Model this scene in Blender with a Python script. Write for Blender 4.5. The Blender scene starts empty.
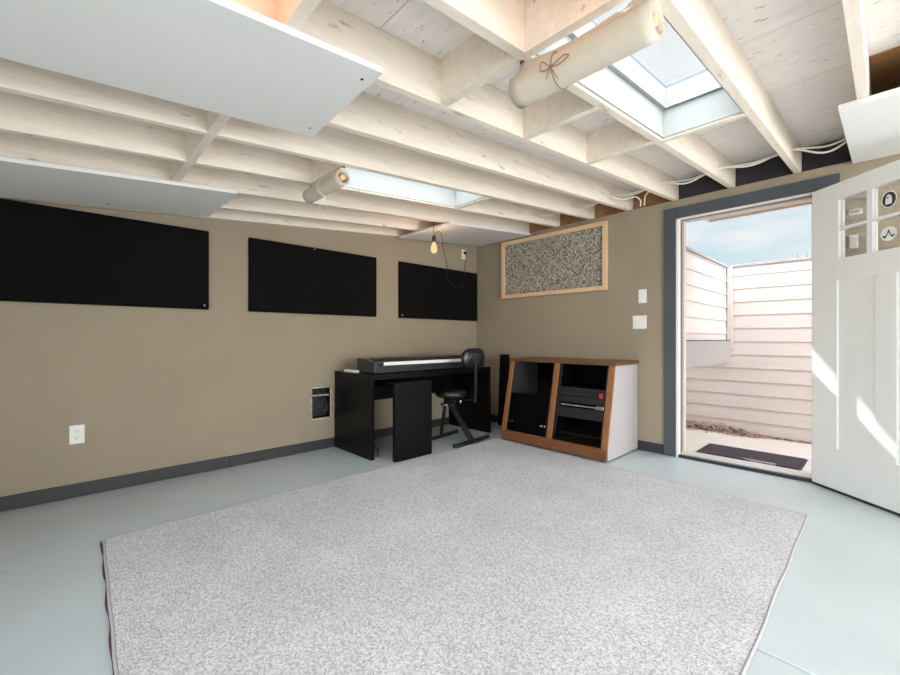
import bpy, bmesh, math, random
from mathutils import Vector, Matrix
random.seed(7)
scene = bpy.context.scene
COL = scene.collection
PI = math.pi

# ------------------------------------------------------------------ helpers
def lin(c):
    c = c / 255.0
    return c / 12.92 if c <= 0.04045 else ((c + 0.055) / 1.055) ** 2.4
def rgb(r, g, b): return (lin(r), lin(g), lin(b), 1.0)

class NT:
    def __init__(s, m):
        m.use_nodes = True
        s.t = m.node_tree; s.n = s.t.nodes; s.l = s.t.links
    def add(s, typ, **kw):
        n = s.n.new(typ)
        for k, v in kw.items():
            if k.startswith('i_'): n.inputs[k[2:].replace('_', ' ')].default_value = v
            else: setattr(n, k, v)
        return n
    def link(s, a, b): s.l.new(a, b)

def mat(name, col, rough=0.6, metal=0.0, spec=0.5, var=0.0, scale=8.0, stretch=(1, 1, 1), bump=0.0, bscale=200.0,
        detail=4.0, dark=None, thr=None, emit=None, estr=0.0, coat=0.0):
    """painted / plain surface: base colour, soft noise variation, optional flecks of a second colour, noise bump"""
    m = bpy.data.materials.new(name); t = NT(m)
    b = t.n['Principled BSDF']
    b.inputs['Base Color'].default_value = col
    b.inputs['Roughness'].default_value = rough
    b.inputs['Metallic'].default_value = metal
    b.inputs['Specular IOR Level'].default_value = spec
    if coat: b.inputs['Coat Weight'].default_value = coat; b.inputs['Coat Roughness'].default_value = 0.05
    geo = t.add('ShaderNodeNewGeometry')
    mp = t.add('ShaderNodeMapping'); mp.inputs['Scale'].default_value = stretch
    t.link(geo.outputs['Position'], mp.inputs['Vector'])
    cur = None
    if var > 0:
        nz = t.add('ShaderNodeTexNoise', i_Scale=scale, i_Detail=detail, i_Roughness=0.6)
        t.link(mp.outputs[0], nz.inputs['Vector'])
        mx = t.add('ShaderNodeMix', data_type='RGBA')
        mx.inputs['A'].default_value = tuple(max(0, c * (1 - var)) for c in col[:3]) + (1,)
        mx.inputs['B'].default_value = tuple(min(1, c * (1 + var)) for c in col[:3]) + (1,)
        cr = t.add('ShaderNodeMapRange', i_From_Min=0.3, i_From_Max=0.7)
        t.link(nz.outputs['Fac'], cr.inputs['Value']); t.link(cr.outputs[0], mx.inputs['Factor'])
        cur = mx.outputs['Result']
    if dark is not None:
        dcol, dsc, dstr, lo, hi = dark
        mp2 = t.add('ShaderNodeMapping'); mp2.inputs['Scale'].default_value = dstr
        t.link(geo.outputs['Position'], mp2.inputs['Vector'])
        n2 = t.add('ShaderNodeTexNoise', i_Scale=dsc, i_Detail=3.0, i_Roughness=0.55)
        t.link(mp2.outputs[0], n2.inputs['Vector'])
        r2 = t.add('ShaderNodeMapRange', i_From_Min=lo, i_From_Max=hi)
        t.link(n2.outputs['Fac'], r2.inputs['Value'])
        m2 = t.add('ShaderNodeMix', data_type='RGBA')
        if cur: t.link(cur, m2.inputs['A'])
        else: m2.inputs['A'].default_value = col
        m2.inputs['B'].default_value = dcol
        t.link(r2.outputs[0], m2.inputs['Factor'])
        cur = m2.outputs['Result']
    if cur: t.link(cur, b.inputs['Base Color'])
    if bump > 0:
        n3 = t.add('ShaderNodeTexNoise', i_Scale=bscale, i_Detail=3.0)
        t.link(mp.outputs[0], n3.inputs['Vector'])
        bp = t.add('ShaderNodeBump', i_Strength=bump, i_Distance=0.004)
        t.link(n3.outputs['Fac'], bp.inputs['Height']); t.link(bp.outputs[0], b.inputs['Normal'])
    if emit:
        b.inputs['Emission Color'].default_value = emit; b.inputs['Emission Strength'].default_value = estr
    return m

def glass_mat(name, tint=(1, 1, 1, 1), gloss=0.08, rough=0.02):
    m = bpy.data.materials.new(name); t = NT(m)
    t.n.remove(t.n['Principled BSDF']); out = t.n['Material Output']
    a = t.add('ShaderNodeBsdfTransparent'); a.inputs[0].default_value = tint
    g = t.add('ShaderNodeBsdfGlossy', i_Roughness=rough)
    fr = t.add('ShaderNodeFresnel', i_IOR=1.45)
    mu = t.add('ShaderNodeMath', operation='MULTIPLY'); mu.inputs[1].default_value = gloss / 0.04
    mn = t.add('ShaderNodeMath', operation='MINIMUM'); mn.inputs[1].default_value = 0.5
    t.link(fr.outputs[0], mu.inputs[0]); t.link(mu.outputs[0], mn.inputs[0])
    mx = t.add('ShaderNodeMixShader')
    t.link(mn.outputs[0], mx.inputs[0]); t.link(a.outputs[0], mx.inputs[1]); t.link(g.outputs[0], mx.inputs[2])
    t.link(mx.outputs[0], out.inputs['Surface'])
    return m

class MB:
    """collects shapes (world coordinates unless built with local=True) into ONE mesh"""
    def __init__(s): s.v = []; s.f = []; s.sm = []
    def _add(s, vs, fs, smooth=False):
        o = len(s.v); s.v += [Vector(v) for v in vs]
        s.f += [tuple(i + o for i in f) for f in fs]; s.sm += [smooth] * len(fs)
        return s
    def hexa(s, c):   # c: 4 bottom + 4 top corners, ccw
        return s._add(c, [(3, 2, 1, 0), (4, 5, 6, 7), (0, 1, 5, 4), (1, 2, 6, 5), (2, 3, 7, 6), (3, 0, 4, 7)])
    def box(s, x0, x1, y0, y1, z0, z1):
        return s.hexa([(x0, y0, z0), (x1, y0, z0), (x1, y1, z0), (x0, y1, z0), (x0, y0, z1), (x1, y0, z1), (x1, y1, z1), (x0, y1, z1)])
    def prism(s, prof, ax, a, b):
        """profile of 2D points extruded along axis ax from a to b (x: (y,z), y: (x,z), z: (x,y))"""
        def P(p, t):
            return {'x': (t, p[0], p[1]), 'y': (p[0], t, p[1]), 'z': (p[0], p[1], t)}[ax]
        n = len(prof)
        vs = [P(p, a) for p in prof] + [P(p, b) for p in prof]
        fs = [tuple(range(n))[::-1], tuple(range(n, 2 * n))] + [(i, (i + 1) % n, n + (i + 1) % n, n + i) for i in range(n)]
        return s._add(vs, fs)
    def tube(s, pts, r, n=10, caps=True):
        pts = [Vector(p) for p in pts]; rr = r if isinstance(r, (list, tuple)) else [r] * len(pts)
        vs = []; fs = []; up = Vector((0, 0, 1)); prev = None
        for i, p in enumerate(pts):
            d = (pts[min(i + 1, len(pts) - 1)] - pts[max(i - 1, 0)])
            d = d.normalized() if d.length > 1e-9 else Vector((0, 0, 1))
            if prev is None:
                u = d.cross(up) if abs(d.z) < 0.95 else d.cross(Vector((1, 0, 0)))
            else:
                u = prev - d * prev.dot(d)
            u.normalize(); prev = u; w = d.cross(u)
            for k in range(n):
                a = 2 * PI * k / n
                vs.append(p + (u * math.cos(a) + w * math.sin(a)) * rr[i])
        for i in range(len(pts) - 1):
            for k in range(n):
                k2 = (k + 1) % n
                fs.append((i * n + k, i * n + k2, (i + 1) * n + k2, (i + 1) * n + k))
        s._add(vs, fs, True)
        if caps:
            o = len(s.v) - len(vs)
            s.f += [tuple(o + k for k in range(n))[::-1], tuple(o + (len(pts) - 1) * n + k for k in range(n))]
            s.sm += [False, False]
        return s
    def lathe(s, prof, c, n=24, smooth=True):
        """profile of (radius, z) turned about the vertical through c"""
        vs = []; fs = []; c = Vector(c)
        for r, z in prof:
            for k in range(n):
                a = 2 * PI * k / n
                vs.append(c + Vector((r * math.cos(a), r * math.sin(a), z)))
        for i in range(len(prof) - 1):
            for k in range(n):
                k2 = (k + 1) % n
                fs.append((i * n + k, i * n + k2, (i + 1) * n + k2, (i + 1) * n + k))
        return s._add(vs, fs, smooth)
    def grid(s, P, nu, nv, smooth=True):
        vs = [P(i / nu, j / nv) for j in range(nv + 1) for i in range(nu + 1)]
        fs = [(j * (nu + 1) + i, j * (nu + 1) + i + 1, (j + 1) * (nu + 1) + i + 1, (j + 1) * (nu + 1) + i) for j in range(nv) for i in range(nu)]
        return s._add(vs, fs, smooth)
    def build(s, name, m, parent=None, bevel=0.0, local=False, base=None, seg=2):
        vs = s.v
        me = bpy.data.meshes.new(name)
        if parent is None:
            lo = Vector([min(v[i] for v in vs) for i in range(3)]); hi = Vector([max(v[i] for v in vs) for i in range(3)])
            off = Vector(base) if base else Vector(((lo.x + hi.x) / 2, (lo.y + hi.y) / 2, lo.z))
        else:
            off = Vector((0, 0, 0)) if local else WO[parent.name]
        me.from_pydata([v - off for v in vs], [], s.f)
        me.polygons.foreach_set('use_smooth', s.sm)
        me.update()
        bm = bmesh.new(); bm.from_mesh(me); bmesh.ops.recalc_face_normals(bm, faces=bm.faces); bm.to_mesh(me); bm.free()
        me.materials.append(m)
        o = bpy.data.objects.new(name, me); COL.objects.link(o)
        if parent is None: o.location = off
        else: o.parent = parent
        WO[o.name] = Vector(off)
        if bevel > 0:
            b = o.modifiers.new('bevel', 'BEVEL'); b.width = bevel; b.segments = seg; b.limit_method = 'ANGLE'; b.angle_limit = math.radians(40)
        return o
WO = {}

def tag(o, label=None, cat=None, group=None, kind=None):
    if label: o['label'] = label
    if cat: o['category'] = cat
    if group: o['group'] = group
    if kind: o['kind'] = kind
    return o
def thing(name, loc, label, cat, group=None, rz=0.0, kind=None):
    o = bpy.data.objects.new(name, None); COL.objects.link(o)
    o.location = loc; o.rotation_euler = (0, 0, rz); o.empty_display_size = 0.1
    WO[o.name] = Vector(loc)
    return tag(o, label, cat, group, kind)
def copy_tree(o, parent=None):
    c = o.copy(); COL.objects.link(c)
    if parent is not None: c.parent = parent
    for ch in list(o.children): copy_tree(ch, c)
    return c
def smooth_pts(pts, n=8):
    """Catmull-Rom through the points"""
    P = [Vector(p) for p in pts]; P = [P[0] * 2 - P[1]] + P + [P[-1] * 2 - P[-2]]; out = []
    for i in range(1, len(P) - 2):
        for k in range(n):
            t = k / n; a, b, c, d = P[i - 1], P[i], P[i + 1], P[i + 2]
            out.append(0.5 * ((2 * b) + (c - a) * t + (2 * a - 5 * b + 4 * c - d) * t * t + (3 * b - a - 3 * c + d) * t ** 3))
    out.append(P[-2]); return out

# ------------------------------------------------------------------ room measures (metres, camera over the origin)
XL, XR, YB, YR = -3.586, 2.7, 3.868, -1.05
def rz_(y, o=0.0): return 1.867 + 0.09 * y + o            # underside of the sloping rafters
RH = 0.182                                                 # rafter depth

# ------------------------------------------------------------------ materials
M = {}
M['wall'] = mat('beige_wall_paint', rgb(155, 142, 122), 0.72, var=0.05, scale=1.5, bump=0.8, bscale=110, spec=0.3)
M['floor'] = mat('painted_concrete', rgb(187, 197, 201), 0.36, var=0.05, scale=2.2, bump=0.05, bscale=30,
                 dark=(rgb(150, 156, 158), 9.0, (1, 1, 1), 0.70, 0.78))
M['base'] = mat('charcoal_trim_paint', rgb(44, 45, 46), 0.5, var=0.05, scale=6)
M['casing'] = mat('slate_casing_paint', rgb(72, 77, 84), 0.4, var=0.04, scale=5)
M['rafter'] = mat('cream_painted_timber', rgb(234, 222, 207), 0.62, var=0.07, scale=5, stretch=(7, .8, 7), bump=0.3, bscale=40, spec=0.3,
                  dark=(rgb(150, 134, 116), 7.5, (3, 0.9, 3), 0.66, 0.80))
M['deck'] = mat('whitewashed_deck_boards', rgb(236, 230, 226), 0.75, var=0.05, scale=6, stretch=(1, 5, 1), bump=0.15, bscale=50, spec=0.2,
                dark=(rgb(112, 104, 100), 17.0, (1.0, 4.4, 1), 0.645, 0.74))
M['brown_deck'] = mat('bare_brown_deck', rgb(150, 112, 74), 0.75, var=0.22, scale=6, stretch=(1, 6, 1), bump=0.15, bscale=50, spec=0.2)
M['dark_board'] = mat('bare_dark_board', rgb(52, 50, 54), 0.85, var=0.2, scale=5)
M['whitepanel'] = mat('white_laminate_board', rgb(230, 230, 227), 0.55, var=0.012, scale=2)
M['well'] = mat('white_skylight_liner', rgb(166, 168, 165), 0.6, var=0.01, scale=3)
M['gasket'] = mat('blue_grey_gasket', rgb(110, 124, 134), 0.4)
M['black_felt'] = mat('black_felt', rgb(13, 12, 12), 0.95, var=0.25, scale=3, bump=0.3, bscale=400, spec=0.15)
M['white_plastic'] = mat('white_plastic', rgb(232, 231, 226), 0.4)
M['black_wood'] = mat('black_brown_laminate', rgb(9, 8, 9), 0.33, var=0.15, scale=6, stretch=(1, 1, 8), spec=0.2)
M['black_plastic'] = mat('black_plastic', rgb(22, 22, 24), 0.38, var=0.1, scale=8)
M['black_metal'] = mat('black_painted_metal', rgb(20, 20, 21), 0.35, metal=0.0, spec=0.6)
M['vinyl'] = mat('black_vinyl', rgb(18, 18, 20), 0.30, bump=0.2, bscale=250, spec=0.6)
M['grey_mesh'] = mat('charcoal_padding', rgb(52, 56, 60), 0.85, bump=0.3, bscale=300)
M['piano'] = mat('black_piano_case', rgb(38, 40, 44), 0.35, var=0.05, scale=10)
M['ivory'] = mat('white_piano_keys', rgb(238, 237, 233), 0.25)
M['black_key'] = mat('black_piano_keys', rgb(15, 15, 16), 0.3)
M['oak'] = mat('orange_brown_wood', rgb(118, 74, 42), 0.42, var=0.28, scale=7, stretch=(1.2, 9, 9), bump=0.08, bscale=60)
M['oakv'] = mat('orange_brown_wood_upright', rgb(142, 92, 53), 0.42, var=0.25, scale=7, stretch=(9, 9, 1.2), bump=0.08, bscale=60)
M['oaktop'] = mat('dark_oak_top', rgb(100, 70, 44), 0.35, var=0.25, scale=6, stretch=(1.2, 9, 9))
M['side_grey'] = mat('pale_grey_side_laminate', rgb(178, 172, 172), 0.6, var=0.02, scale=30)
M['rack_black'] = mat('black_rack_steel', rgb(17, 18, 20), 0.5, var=0.08, scale=20)
M['rack_dark'] = mat('dark_rack_interior', rgb(5, 5, 6), 0.8, spec=0.1)
M['smoke_glass'] = glass_mat('smoked_black_glass', (.62, .62, .64, 1), 0.010, 0.05)
M['chrome'] = mat('chrome', rgb(205, 206, 205), 0.25, metal=1.0)
M['red'] = mat('red_switch', rgb(196, 30, 44), 0.35)
M['pine'] = mat('pale_pine', rgb(226, 190, 150), 0.55, var=0.08, scale=7, stretch=(1, 8, 8), bump=0.06, bscale=50)
M['cloth'] = mat('cream_roller_fabric', rgb(206, 195, 178), 0.8, var=0.03, scale=10, bump=0.1, bscale=300, spec=0.2)
M['twine'] = mat('jute_twine', rgb(150, 112, 76), 0.9)
M['white_string'] = mat('white_string', rgb(236, 234, 228), 0.8)
M['cable'] = mat('white_cable_sheath', rgb(226, 219, 206), 0.5)
M['black_cord'] = mat('black_cord', rgb(28, 26, 25), 0.6)
M['brass'] = mat('aged_brass', rgb(120, 96, 66), 0.4, metal=0.8)
M['door'] = mat('white_door_paint', rgb(236, 236, 233), 0.45, var=0.012, scale=3)
M['jamb'] = mat('white_jamb_paint', rgb(226, 224, 220), 0.5)
M['alu'] = mat('aluminium_threshold', rgb(196, 192, 190), 0.4, metal=0.3)
M['strip'] = mat('brown_weatherstrip', rgb(128, 112, 100), 0.8)
M['rack_grey'] = mat('dark_grey_rack_steel', rgb(44, 44, 46), 0.6, var=0.05, scale=20, spec=0.2)
M['dim'] = mat('dull_dark_metal', rgb(84, 82, 76), 0.6)
M['dark_rubber'] = mat('dark_rubber', rgb(40, 42, 45), 0.7)
M['glass'] = glass_mat('clear_glass', (0.97, 0.98, 0.98, 1), 0.04)
M['sky_glass'] = glass_mat('skylight_glass', (0.98, 0.99, 1, 1), 0.006)
M['siding'] = mat('pinkish_white_siding', rgb(198, 189, 185), 0.7, var=0.015, scale=3, spec=0.2)
M['cap'] = mat('grey_wall_cap', rgb(150, 147, 150), 0.5)
M['concrete'] = mat('pale_patio_concrete', rgb(184, 175, 166), 0.85, var=0.05, scale=4, bump=0.1, bscale=80)
M['doormat'] = mat('charcoal_mat', rgb(62, 57, 60), 0.95, var=0.12, scale=60, bump=0.5, bscale=350, spec=0.1)
M['galv'] = mat('galvanised_grey', rgb(150, 146, 146), 0.55, var=0.05, scale=4)
M['soil'] = mat('brown_debris', rgb(104, 66, 44), 0.9, var=0.3, scale=40)
M['eave'] = mat('cream_eave_paint', rgb(206, 192, 180), 0.7)
M['leaf'] = mat('dry_leaves', rgb(150, 118, 98), 0.85, var=0.45, scale=30)
M['conifer'] = mat('dark_conifer', rgb(60, 76, 62), 0.9, var=0.3, scale=3)
M['bark'] = mat('bark', rgb(84, 66, 52), 0.9, var=0.2, scale=5)
M['plaster'] = mat('torn_plaster', rgb(214, 208, 196), 0.9, bump=0.4, bscale=120)
M['paper'] = mat('white_paper', rgb(238, 238, 236), 0.8)
M['sticker_dark'] = mat('dark_sticker', rgb(46, 50, 58), 0.5)
M['sticker_white'] = mat('white_sticker', rgb(240, 240, 238), 0.5)
M['ash'] = mat('grey_ground', rgb(140, 140, 132), 0.9)
M['backing'] = mat('brown_carpet_backing', rgb(86, 66, 54), 0.95, var=0.3, scale=30, bump=0.4, bscale=200)
M['bind'] = mat('grey_rug_binding', rgb(172, 171, 172), 0.9, bump=0.3, bscale=300)

def rug_material():
    m = bpy.data.materials.new('grey_loop_rug'); t = NT(m); b = t.n['Principled BSDF']
    b.inputs['Roughness'].default_value = 1.0; b.inputs['Specular IOR Level'].default_value = 0.05
    geo = t.add('ShaderNodeNewGeometry')
    a = t.add('ShaderNodeTexNoise', i_Scale=125.0, i_Detail=3.0, i_Roughness=0.7)
    v = t.add('ShaderNodeTexVoronoi', i_Scale=150.0)
    c = t.add('ShaderNodeTexNoise', i_Scale=2.4, i_Detail=3.0)
    for n in (a, v, c): t.link(geo.outputs['Position'], n.inputs['Vector'])
    r1 = t.add('ShaderNodeValToRGB'); e = r1.color_ramp.elements
    e[0].position = 0.36; e[0].color = rgb(163, 164, 168)
    e[1].position = 0.60; e[1].color = rgb(220, 221, 223)
    t.link(a.outputs['Fac'], r1.inputs[0])
    r2 = t.add('ShaderNodeMapRange', i_From_Min=0.35, i_From_Max=0.7, i_To_Min=0.90, i_To_Max=1.03)
    t.link(c.outputs['Fac'], r2.inputs['Value'])
    mx = t.add('ShaderNodeMix', data_type='RGBA', blend_type='MULTIPLY'); mx.inputs['Factor'].default_value = 1.0
    t.link(r1.outputs[0], mx.inputs['A']); t.link(r2.outputs[0], mx.inputs['B'])
    t.link(mx.outputs['Result'], b.inputs['Base Color'])
    ad = t.add('ShaderNodeMath', operation='ADD'); t.link(a.outputs['Fac'], ad.inputs[0]); t.link(v.outputs['Distance'], ad.inputs[1])
    bp = t.add('ShaderNodeBump', i_Strength=0.5, i_Distance=0.004)
    t.link(ad.outputs[0], bp.inputs['Height']); t.link(bp.outputs[0], b.inputs['Normal'])
    return m
M['rug'] = rug_material()

def pebble_material():
    m = bpy.data.materials.new('speckled_fibre_board'); t = NT(m); b = t.n['Principled BSDF']
    b.inputs['Roughness'].default_value = 0.9; b.inputs['Specular IOR Level'].default_value = 0.2
    geo = t.add('ShaderNodeNewGeometry')
    v = t.add('ShaderNodeTexVoronoi', i_Scale=88.0); a = t.add('ShaderNodeTexNoise', i_Scale=60.0, i_Detail=2.0)
    for n in (v, a): t.link(geo.outputs['Position'], n.inputs['Vector'])
    sp = t.add('ShaderNodeSeparateColor'); t.link(v.outputs['Color'], sp.inputs[0])
    av = t.add('ShaderNodeMath', operation='MULTIPLY_ADD'); av.inputs[1].default_value = 0.55
    t.link(sp.outputs[0], av.inputs[0])
    av2 = t.add('ShaderNodeMath', operation='MULTIPLY'); av2.inputs[1].default_value = 0.5
    t.link(a.outputs['Fac'], av2.inputs[0]); t.link(av2.outputs[0], av.inputs[2])
    r = t.add('ShaderNodeValToRGB'); e = r.color_ramp.elements
    e[0].position = 0.22; e[0].color = rgb(74, 68, 62)
    e[1].position = 0.80; e[1].color = rgb(196, 190, 178)
    k = r.color_ramp.elements.new(0.5); k.color = rgb(148, 142, 131)
    t.link(av.outputs[0], r.inputs[0]); t.link(r.outputs[0], b.inputs['Base Color'])
    bp = t.add('ShaderNodeBump', i_Strength=0.8, i_Distance=0.006)
    t.link(v.outputs['Distance'], bp.inputs['Height']); t.link(bp.outputs[0], b.inputs['Normal'])
    return m
M['pebble'] = pebble_material()

def bulb_material():
    m = bpy.data.materials.new('glowing_bulb_glass'); t = NT(m); b = t.n['Principled BSDF']
    t.n.remove(b); tr = t.add('ShaderNodeBsdfTransparent'); em = t.add('ShaderNodeEmission', i_Strength=2.0)
    em.inputs[0].default_value = rgb(255, 186, 140); ms = t.add('ShaderNodeMixShader'); ms.inputs[0].default_value = .45
    t.link(tr.outputs[0], ms.inputs[1]); t.link(em.outputs[0], ms.inputs[2]); t.link(ms.outputs[0], t.n['Material Output'].inputs['Surface'])
    return m
M['bulb'] = bulb_material()
M['filament'] = mat('glowing_filament', rgb(255, 226, 200), emit=rgb(255, 220, 190), estr=6.0)

# ------------------------------------------------------------------ the setting
def structure(o, label=None): return tag(o, label, None, None, 'structure')

# floor: three slabs with two expansion joints
fm = MB()
jy = (1.652, 1.668)
def joint(x, k): return 1.665 - 0.026 * (x + 0.29) + (k * 0.006)
fm.hexa([(XL - .15, YR - .15, -.12), (XR + .15, YR - .15, -.12), (XR + .15, joint(XR, -1), -.12), (XL - .15, joint(XL, -1), -.12),
         (XL - .15, YR - .15, 0), (XR + .15, YR - .15, 0), (XR + .15, joint(XR, -1), 0), (XL - .15, joint(XL, -1), 0)])
fm.hexa([(XL - .15, joint(XL, 1), -.12), (XR + .15, joint(XR, 1), -.12), (XR + .15, 4.0, -.12), (XL - .15, 4.0, -.12),
         (XL - .15, joint(XL, 1), 0), (XR + .15, joint(XR, 1), 0), (XR + .15, 4.0, 0), (XL - .15, 4.0, 0)])
fm.box(XL - .15, XR + .15, 1.4, 1.9, -.13, -.006)
floor = structure(fm.build('floor', M['floor'], bevel=0.003, base=(0, 0, 0)), 'pale blue grey painted concrete floor')

# left wall with the rough hole for the wall box
hy0, hy1, hz0, hz1 = 1.672, 1.852, 0.285, 0.565
lw = MB()
lw.box(XL - .13, XL, YR - .13, hy0, 0, 1.65); lw.box(XL - .13, XL, hy1, YB + .13, 0, 1.65)
lw.box(XL - .13, XL, hy0, hy1, 0, hz0); lw.box(XL - .13, XL, hy0, hy1, hz1, 1.65); lw.box(XL - .13, XL - .09, hy0, hy1, hz0, hz1)
lw.prism([(YR - .13, 1.65), (YB + .13, 1.65), (YB + .13, rz_(YB + .13, RH)), (YR - .13, rz_(YR - .13, RH))], 'x', XL - .13, XL)
structure(lw.build('wall_left', M['wall'], base=(XL, 0, 0)), 'beige textured left wall')
# back wall around the doorway
DX0, DX1, DZ = -1.240, -0.336, 2.056
bw = MB()
bw.box(XL, DX0, YB, YB + .13, 0, 2.214).box(DX1, XR, YB, YB + .13, 0, 2.214).box(DX0, DX1, YB, YB + .13, DZ, 2.214)
structure(bw.build('wall_back', M['wall'], base=(0, YB, 0)), 'beige back wall with the doorway')
# right wall and rear wall, each with an unseen window added for its light
def wall_with_added_window(ax, c, t, a0, a1, w0, w1, z0, z1, zt0, zt1, name, n):
    m = MB()
    def bx(p0, p1, q0, q1):
        if ax == 'x': m.box(min(c, c + t), max(c, c + t), p0, p1, q0, q1)
        else: m.box(p0, p1, min(c, c + t), max(c, c + t), q0, q1)
    bx(a0, w0, 0, z1); bx(w1, a1, 0, z1); bx(w0, w1, 0, z0)
    if ax == 'x': m.prism([(a0, z1), (a1, z1), (a1, zt1), (a0, zt0)], 'x', c, c + t)
    else: m.box(a0, a1, min(c, c + t), max(c, c + t), z1, zt0)
    structure(m.build(name, M['wall']))
    w = structure(thing('window_%d' % n, (c, (w0 + w1) / 2, z0) if ax == 'x' else ((w0 + w1) / 2, c, z0), None, None))
    f = MB(); g = MB(); q = 0.06
    def fb(mm, p0, p1, q0, q1, d0, d1):
        s = 1 if t > 0 else -1
        lo, hi = sorted((c + s * d0, c + s * d1))
        if ax == 'x': mm.box(lo, hi, p0, p1, q0, q1)
        else: mm.box(p0, p1, lo, hi, q0, q1)
    fb(f, w0, w1, z0, z0 + q, .02, .08); fb(f, w0, w1, z1 - q, z1, .02, .08)
    k = 4
    for i in range(k + 1):
        p = w0 + (w1 - w0 - q) * i / k
        fb(f, p, p + q, z0 + q, z1 - q, .02, .08)
    f.build('window_frame', M['jamb'], w)
    fb(g, w0 + q, w1 - q, z0 + q, z1 - q, .045, .05); g.build('pane', M['glass'], w)
wall_with_added_window('x', XR, .13, YR, YB + .13, -0.6, 3.3, 0.25, 1.72, rz_(YR, RH), rz_(YB + .13, RH), 'wall_right', 3)
wall_with_added_window('y', YR, -.13, XL - .0, XR + .13, -2.6, 2.2, 0.55, 1.60, rz_(YR, RH), rz_(YR, RH), 'wall_rear', 4)

# ceiling deck: boards running across the rafters, two skylight openings
SKY = [(-2.41, -2.055, 1.165, 2.345), (-0.82, -0.457, 1.165, 2.345)]
ys = [YR - .13]
y = -1.0
while y < 4.2: ys.append(y); y += 0.61
ys += [1.165, 2.345, 4.78]; ys = sorted(ys)
ck = MB(); cb = MB()
def strips(y0, y1, g, o0, o1, x0, x1):
    cuts = [x0]
    for s in SKY:
        if y0 >= s[2] - 1e-6 and y1 <= s[3] + 1e-6 and s[0] > x0 and s[1] < x1: cuts += [s[0], s[1]]
    cuts.append(x1)
    for i in range(0, len(cuts), 2):
        a, b = cuts[i], cuts[i + 1]
        ck.hexa([(a, y0 + g, rz_(y0 + g, o0)), (b, y0 + g, rz_(y0 + g, o0)), (b, y1 - g, rz_(y1 - g, o0)), (a, y1 - g, rz_(y1 - g, o0)),
                 (a, y0 + g, rz_(y0 + g, o1)), (b, y0 + g, rz_(y0 + g, o1)), (b, y1 - g, rz_(y1 - g, o1)), (a, y1 - g, rz_(y1 - g, o1))])
for a, b in zip(ys[:-1], ys[1:]):
    if b - a < 0.012: continue
    strips(a, b, 0.0015, RH, RH + .022, XL - .13, XR + .13)
    strips(a, b, 0.0, RH + .022, RH + .05, XL - .13, XR + .13)
structure(ck.build('ceiling', M['deck'], base=(0, 0, 2.0)), 'whitewashed board ceiling deck above the rafters')
bd = MB()
bd.hexa([(-.05, 2.64, rz_(2.64, RH - .006)), (1.1, 2.64, rz_(2.64, RH - .006)), (1.1, 3.86, rz_(3.86, RH - .006)), (-.05, 3.86, rz_(3.86, RH - .006)),
         (-.05, 2.64, rz_(2.64, RH)), (1.1, 2.64, rz_(2.64, RH)), (1.1, 3.86, rz_(3.86, RH)), (-.05, 3.86, rz_(3.86, RH))])
structure(bd.build('ceiling_board', M['brown_deck']), 'bare brown ceiling board above the white panel at the upper right')

# rafters
RX = [-3.585, -3.256, -2.853, -2.45, -2.055, -1.672, -1.278, -0.862, -0.457, -0.09, 0.32, 0.72, 1.13, 1.54, 1.95, 2.36]
RLAB = ['cream rafter flat against the top of the left wall', 'second cream rafter from the left wall, above the lower white ceiling panel',
        'third cream rafter from the left wall, at the end of the short strap of blocking', 'cream rafter on the left side of the far skylight',
        'cream rafter on the right side of the far skylight', 'cream rafter with brown knots between the two skylights, first right of the far one',
        'cream rafter meeting the single peach lit block, between the two skylights', 'cream rafter on the left side of the near skylight, holding the end of the large roll',
        'cream rafter on the right side of the near skylight', 'white grained rafter running down to the small white panel at the upper right']
r0 = None
for i, x in enumerate(RX):
    if r0 is None:
        m = MB(); e0, e1 = YR + .005, 3.925
        m.prism([(e0, rz_(e0)), (e1, rz_(e1)), (e1, rz_(e1, RH)), (e0, rz_(e0, RH))], 'x', x, x + .04)
        r0 = m.build('ceiling_beam', M['rafter'], bevel=0.003, base=(x, 0, 1.867)); r = r0
    else:
        r = r0.copy(); COL.objects.link(r); r.location.x = x
    lab = RLAB[i] if i < len(RLAB) else 'cream rafter over the right side of the room beyond the frame'
    tag(r, lab, None, 'cream rafters', 'structure')
# blocking between rafters
def block(i, y, label, o0=0.0, th=.04):
    x0, x1 = RX[i] + .04, RX[i + 1]
    m = MB(); h = RH
    m.hexa([(x0, y, rz_(y, o0)), (x1, y, rz_(y, o0)), (x1, y + th, rz_(y + th, o0)), (x0, y + th, rz_(y + th, o0)),
            (x0, y, rz_(y, h)), (x1, y, rz_(y, h)), (x1, y + th, rz_(y + th, h)), (x0, y + th, rz_(y + th, h))])
    tag(m.build('ceiling_blocking', M['rafter'], bevel=0.002), label, None, 'cream blocking between rafters', 'structure')
for i, lab in ((1, 'lowest block of the short blocking strap at the left, above the lower white panel'),
               (2, 'middle block of the short blocking strap at the left'),
               (3, 'upper block of the short blocking strap at the left, meeting the large white panel'),
               (4, 'block hidden above the large white ceiling panel'), (5, 'block hidden above the large white panel near the orange glow'),
               (6, 'block beside the orange glow at the top edge, right of the large white panel')):
    block(i, .465, lab)
block(3, 1.122, 'block at the near end of the far skylight, above the small roll')
block(3, 2.347, 'block at the far end of the far skylight')
block(6, 1.122, 'peach lit block left of the large roll')
block(6, 1.68, 'cream block just below the large roll, left of the near skylight', )
block(6, 2.31, 'cream block level with the far end of the near skylight, on its left')
block(7, 1.122, 'block along the near end of the near skylight, directly above the large roll')
block(7, 2.347, 'block across the far end of the near skylight')
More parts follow.
